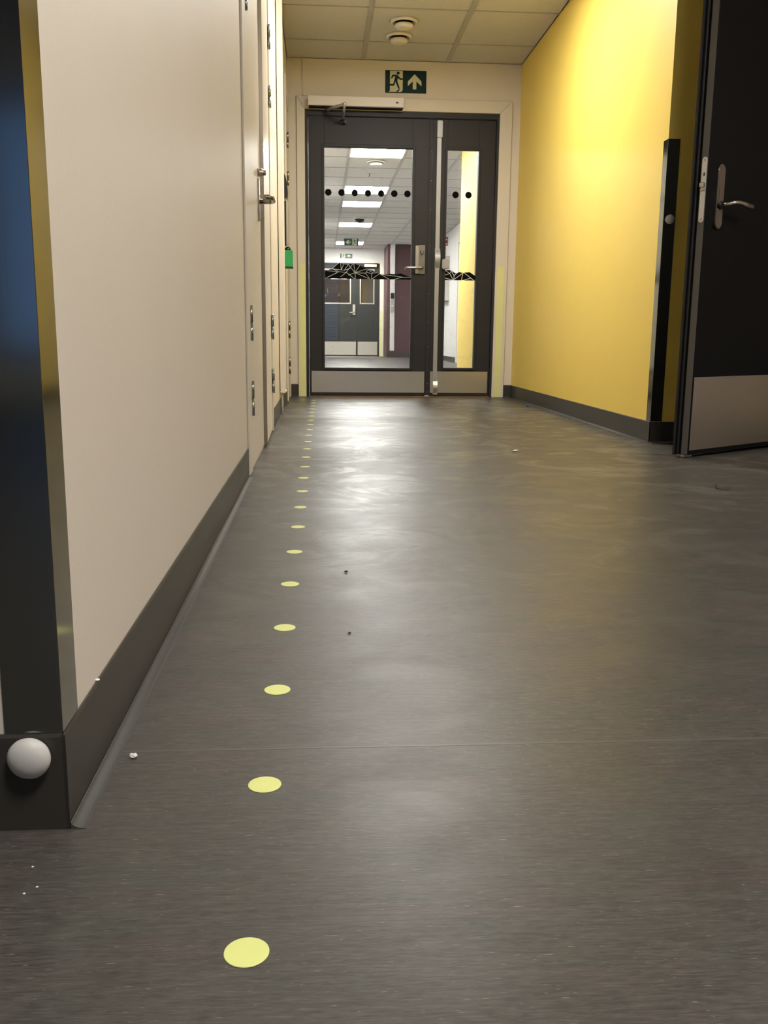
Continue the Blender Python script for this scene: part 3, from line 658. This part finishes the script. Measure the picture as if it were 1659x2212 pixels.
# ------------------------------------------------------------------ far double door (door_5)
d5 = empty('door_5', (.62, YF, 0), 'distant slate grey double door with half panes and kick plates', 'door', kind='structure')
mk('frame', MB().box(-.1, -.07, YF-.01, YF+.1, 0, 2.12).box(1.33, 1.36, YF-.01, YF+.1, 0, 2.12).box(-.07, 1.33, YF-.01, YF+.1, 2.085, 2.12), char_far, d5)
mk('casing', MB().box(1.362, 1.455, YF-.016, YF-.0005, 0, 2.2), joinery_white, d5)
mk('casing', MB().box(-.17, -.102, YF-.016, YF-.0005, 0, 2.2), joinery_white, d5)
mk('casing', MB().box(-.101, 1.361, YF-.016, YF-.0005, 2.121, 2.2), joinery_white, d5)
FY = YF+.005
FG1 = (.02, .665, 1.225, 1.96); FG2 = (.925, 1.21, 1.225, 1.96)
for nm, x0, x1, G, k0, k1 in (('wide', -.067, .828, FG1, -.05, .812), ('narrow', .834, 1.328, FG2, .852, 1.315)):
    f = mk('leaf', leaf_mesh(x0, x1, .01, 2.08, *G, FY, FY+.05), char_far, d5); f['label'] = nm+' leaf of the distant door'
    beads(f, *G, FY, w=.03, p=.01, m=satin)
    mk('glass_pane', MB().box(G[0]-.004, G[1]+.004, FY+.02, FY+.026, G[2]-.004, G[3]+.004), glass, f)
    mk('kick_plate', MB().box(k0, k1, FY-.003, FY-.0002, .025, .335, .0006, 1), steel, f)
    if nm == 'wide':
        mk('handle_plate', MB().box(.735, .79, FY-.02, FY-.0002, .95, 1.185, .003), satin, f)
        mk('lever', MB().tube([(.76, FY-.0205, 1.005), (.76, FY-.06, 1.005), (.745, FY-.065, 1.005), (.66, FY-.065, 1.003)], .011, 10), satin, f)
op2 = empty('door_operator', (1.14, YF-.06, 2.04), 'small white door closer box on the distant narrow leaf', 'door operator')
mk('cover', MB().box(1.0, 1.285, YF-.07, YF-.011, 2.035, 2.10, .003), plastic_white, op2)
mk('arm', MB().tube([(1.16, YF-.05, 2.105), (1.28, YF-.1, 2.11), (1.31, YF-.03, 2.113)], .008, 8), dark_metal, op2)
tag(mk('luminous_strip', MB().box(1.368, 1.425, YF-.018, YF-.0165, .003, 1.05), lum_pale), 'pale luminous strip on the casing of the distant door', 'marking strip', 'luminous door strips')
# white strip with reader on the maroon wall
tk2 = empty('cable_trunking', (1.575, 20.69, .14), 'white vertical strip on the distant maroon wall', 'trunking')
mk('cover', MB().box(1.525, 1.625, 20.665, 20.6995, .15, H-.002, .003), white_wall, tk2)
r2 = empty('card_reader', (1.575, 20.66, 1.28), 'black card reader on the distant white strip', 'card reader')
mk('body', MB().box(1.535, 1.612, 20.635, 20.6645, 1.285, 1.405, .004), plastic_black, r2)
mk('keypad', MB().box(1.55, 1.597, 20.632, 20.6348, 1.30, 1.35, .001, 1), dark_metal, r2)
r3 = empty('switch_plate', (1.575, 20.66, .98), 'grey metal plate below the distant card reader', 'switch plate')
mk('face', MB().box(1.531, 1.618, 20.645, 20.6645, .985, 1.255, .003), alu, r3)
mk('button', MB().lathe((1.575, 20.6448, 1.12), (0, -1, 0), [(0, .02), (.006, .02), (.008, .012)], 16), satin, r3)
# white side door, cabinet and red sign on the wall beyond the narrow pane
d6 = empty('door_6', (2.45, 16.3, 0), 'white side door and casing seen through the narrow pane', 'door', kind='structure')
for a in ((15.87, 15.95, 0, 2.18), (16.65, 16.73, 0, 2.18), (15.951, 16.649, 2.1, 2.18)): mk('casing', MB().box(2.432, 2.4495, a[0], a[1], a[2]+.002, a[3], .002), joinery_white, d6)
mk('leaf', MB().box(2.44, 2.4495, 15.96, 16.64, .012, 2.095, .001, 1), white_wall, d6)
cb = empty('wall_cabinet', (2.4, 18.1, 1.15), 'pale grey wall cabinet seen through the narrow pane', 'cabinet')
mk('body', MB().box(2.33, 2.4495, 17.85, 18.45, 1.15, 1.98, .004), grey_box, cb)
mk('door', MB().box(2.322, 2.3295, 17.86, 18.44, 1.16, 1.97, .003), grey_box, cb)
rs = empty('wall_sign', (2.4, 18.2, 2.2), 'small red sign projecting from the wall beyond the narrow pane', 'sign')
mk('board', MB().box(2.36, 2.4495, 18.2, 18.206, 2.20, 2.36, .001, 1), red_sign, rs)
mk('print', MB().box(2.375, 2.435, 18.1985, 18.1997, 2.22, 2.245), paper_m, rs); mk('print', MB().box(2.375, 2.435, 18.1985, 18.1997, 2.30, 2.33), paper_m, rs)

# ------------------------------------------------------------------ litter on the floor
def crumb(name, x, y, s, m, label, cat='litter', flat=.6, grp=None, z=0):
    mb = MB(); bmesh.ops.create_icosphere(mb.bm, subdivisions=2, radius=1)
    for v in mb.bm.verts:
        k = .65+.5*random.random(); v.co = Vector((v.co.x*s*k*1.2, v.co.y*s*k, (v.co.z*flat*k)*s))
    mz = min(v.co.z for v in mb.bm.verts)
    for v in mb.bm.verts: v.co += Vector((x, y, z-mz+.0002))
    return tag(mk(name, mb, m), label, cat, grp)
crumb('paper_scrap', -.212, .969, .0042, paper_m, 'white crumpled paper scrap beside the left skirting')
crumb('paper_scrap', .807, 3.742, .012, paper_m, 'white paper scrap in the middle of the far floor', flat=.3)
crumb('plastic_scrap', 1.42, 6.24, .012, blue_bit, 'tiny blue scrap by the yellow wall skirting')
crumb('plaster_crumb', XL+.0022, .955, .0022, paper_m, 'white plaster crumb on top of the left skirting', z=HB)
crumb('grit', .048, 1.78, .0035, grit_m, 'dark grit grain right of the sixth floor dot')
crumb('grit', .043, 1.394, .0022, grit_m, 'dark grit grain right of the fourth floor dot')
for (x, y, s), l in zip(((-.258, .756, .0011), (-.245, .725, .0010), (-.253, .716, .0011)), ('white speck on the floor farthest from the left frame corner', 'rightmost white speck on the floor below the dome stop', 'lowest white speck on the floor below the dome stop')):
    crumb('dust_speck', x, y, s, paper_m, l, grp='white dust specks')
lfm = MB()
lfm.prism([(1.262, 2.774, .0005), (1.276, 2.768, .0006), (1.292, 2.772, .0007), (1.293, 2.778, .006), (1.278, 2.780, .005), (1.264, 2.780, .003)], (0, .0006, .0015))
lfm.prism([(1.250, 2.786, .0005), (1.256, 2.784, .0005), (1.2535, 2.788, .013), (1.249, 2.79, .0125)], (.001, .0012, .001))
lfm.tube([(1.253, 2.786, .002), (1.259, 2.781, .0015), (1.265, 2.777, .002)], .0012, 6)
tag(mk('dry_leaf', lfm, mat('dry_leaf', (.05, .038, .025), .6, var=.5, scale=120)), 'curled dark dry leaf fragment on the floor before the black door', 'litter')
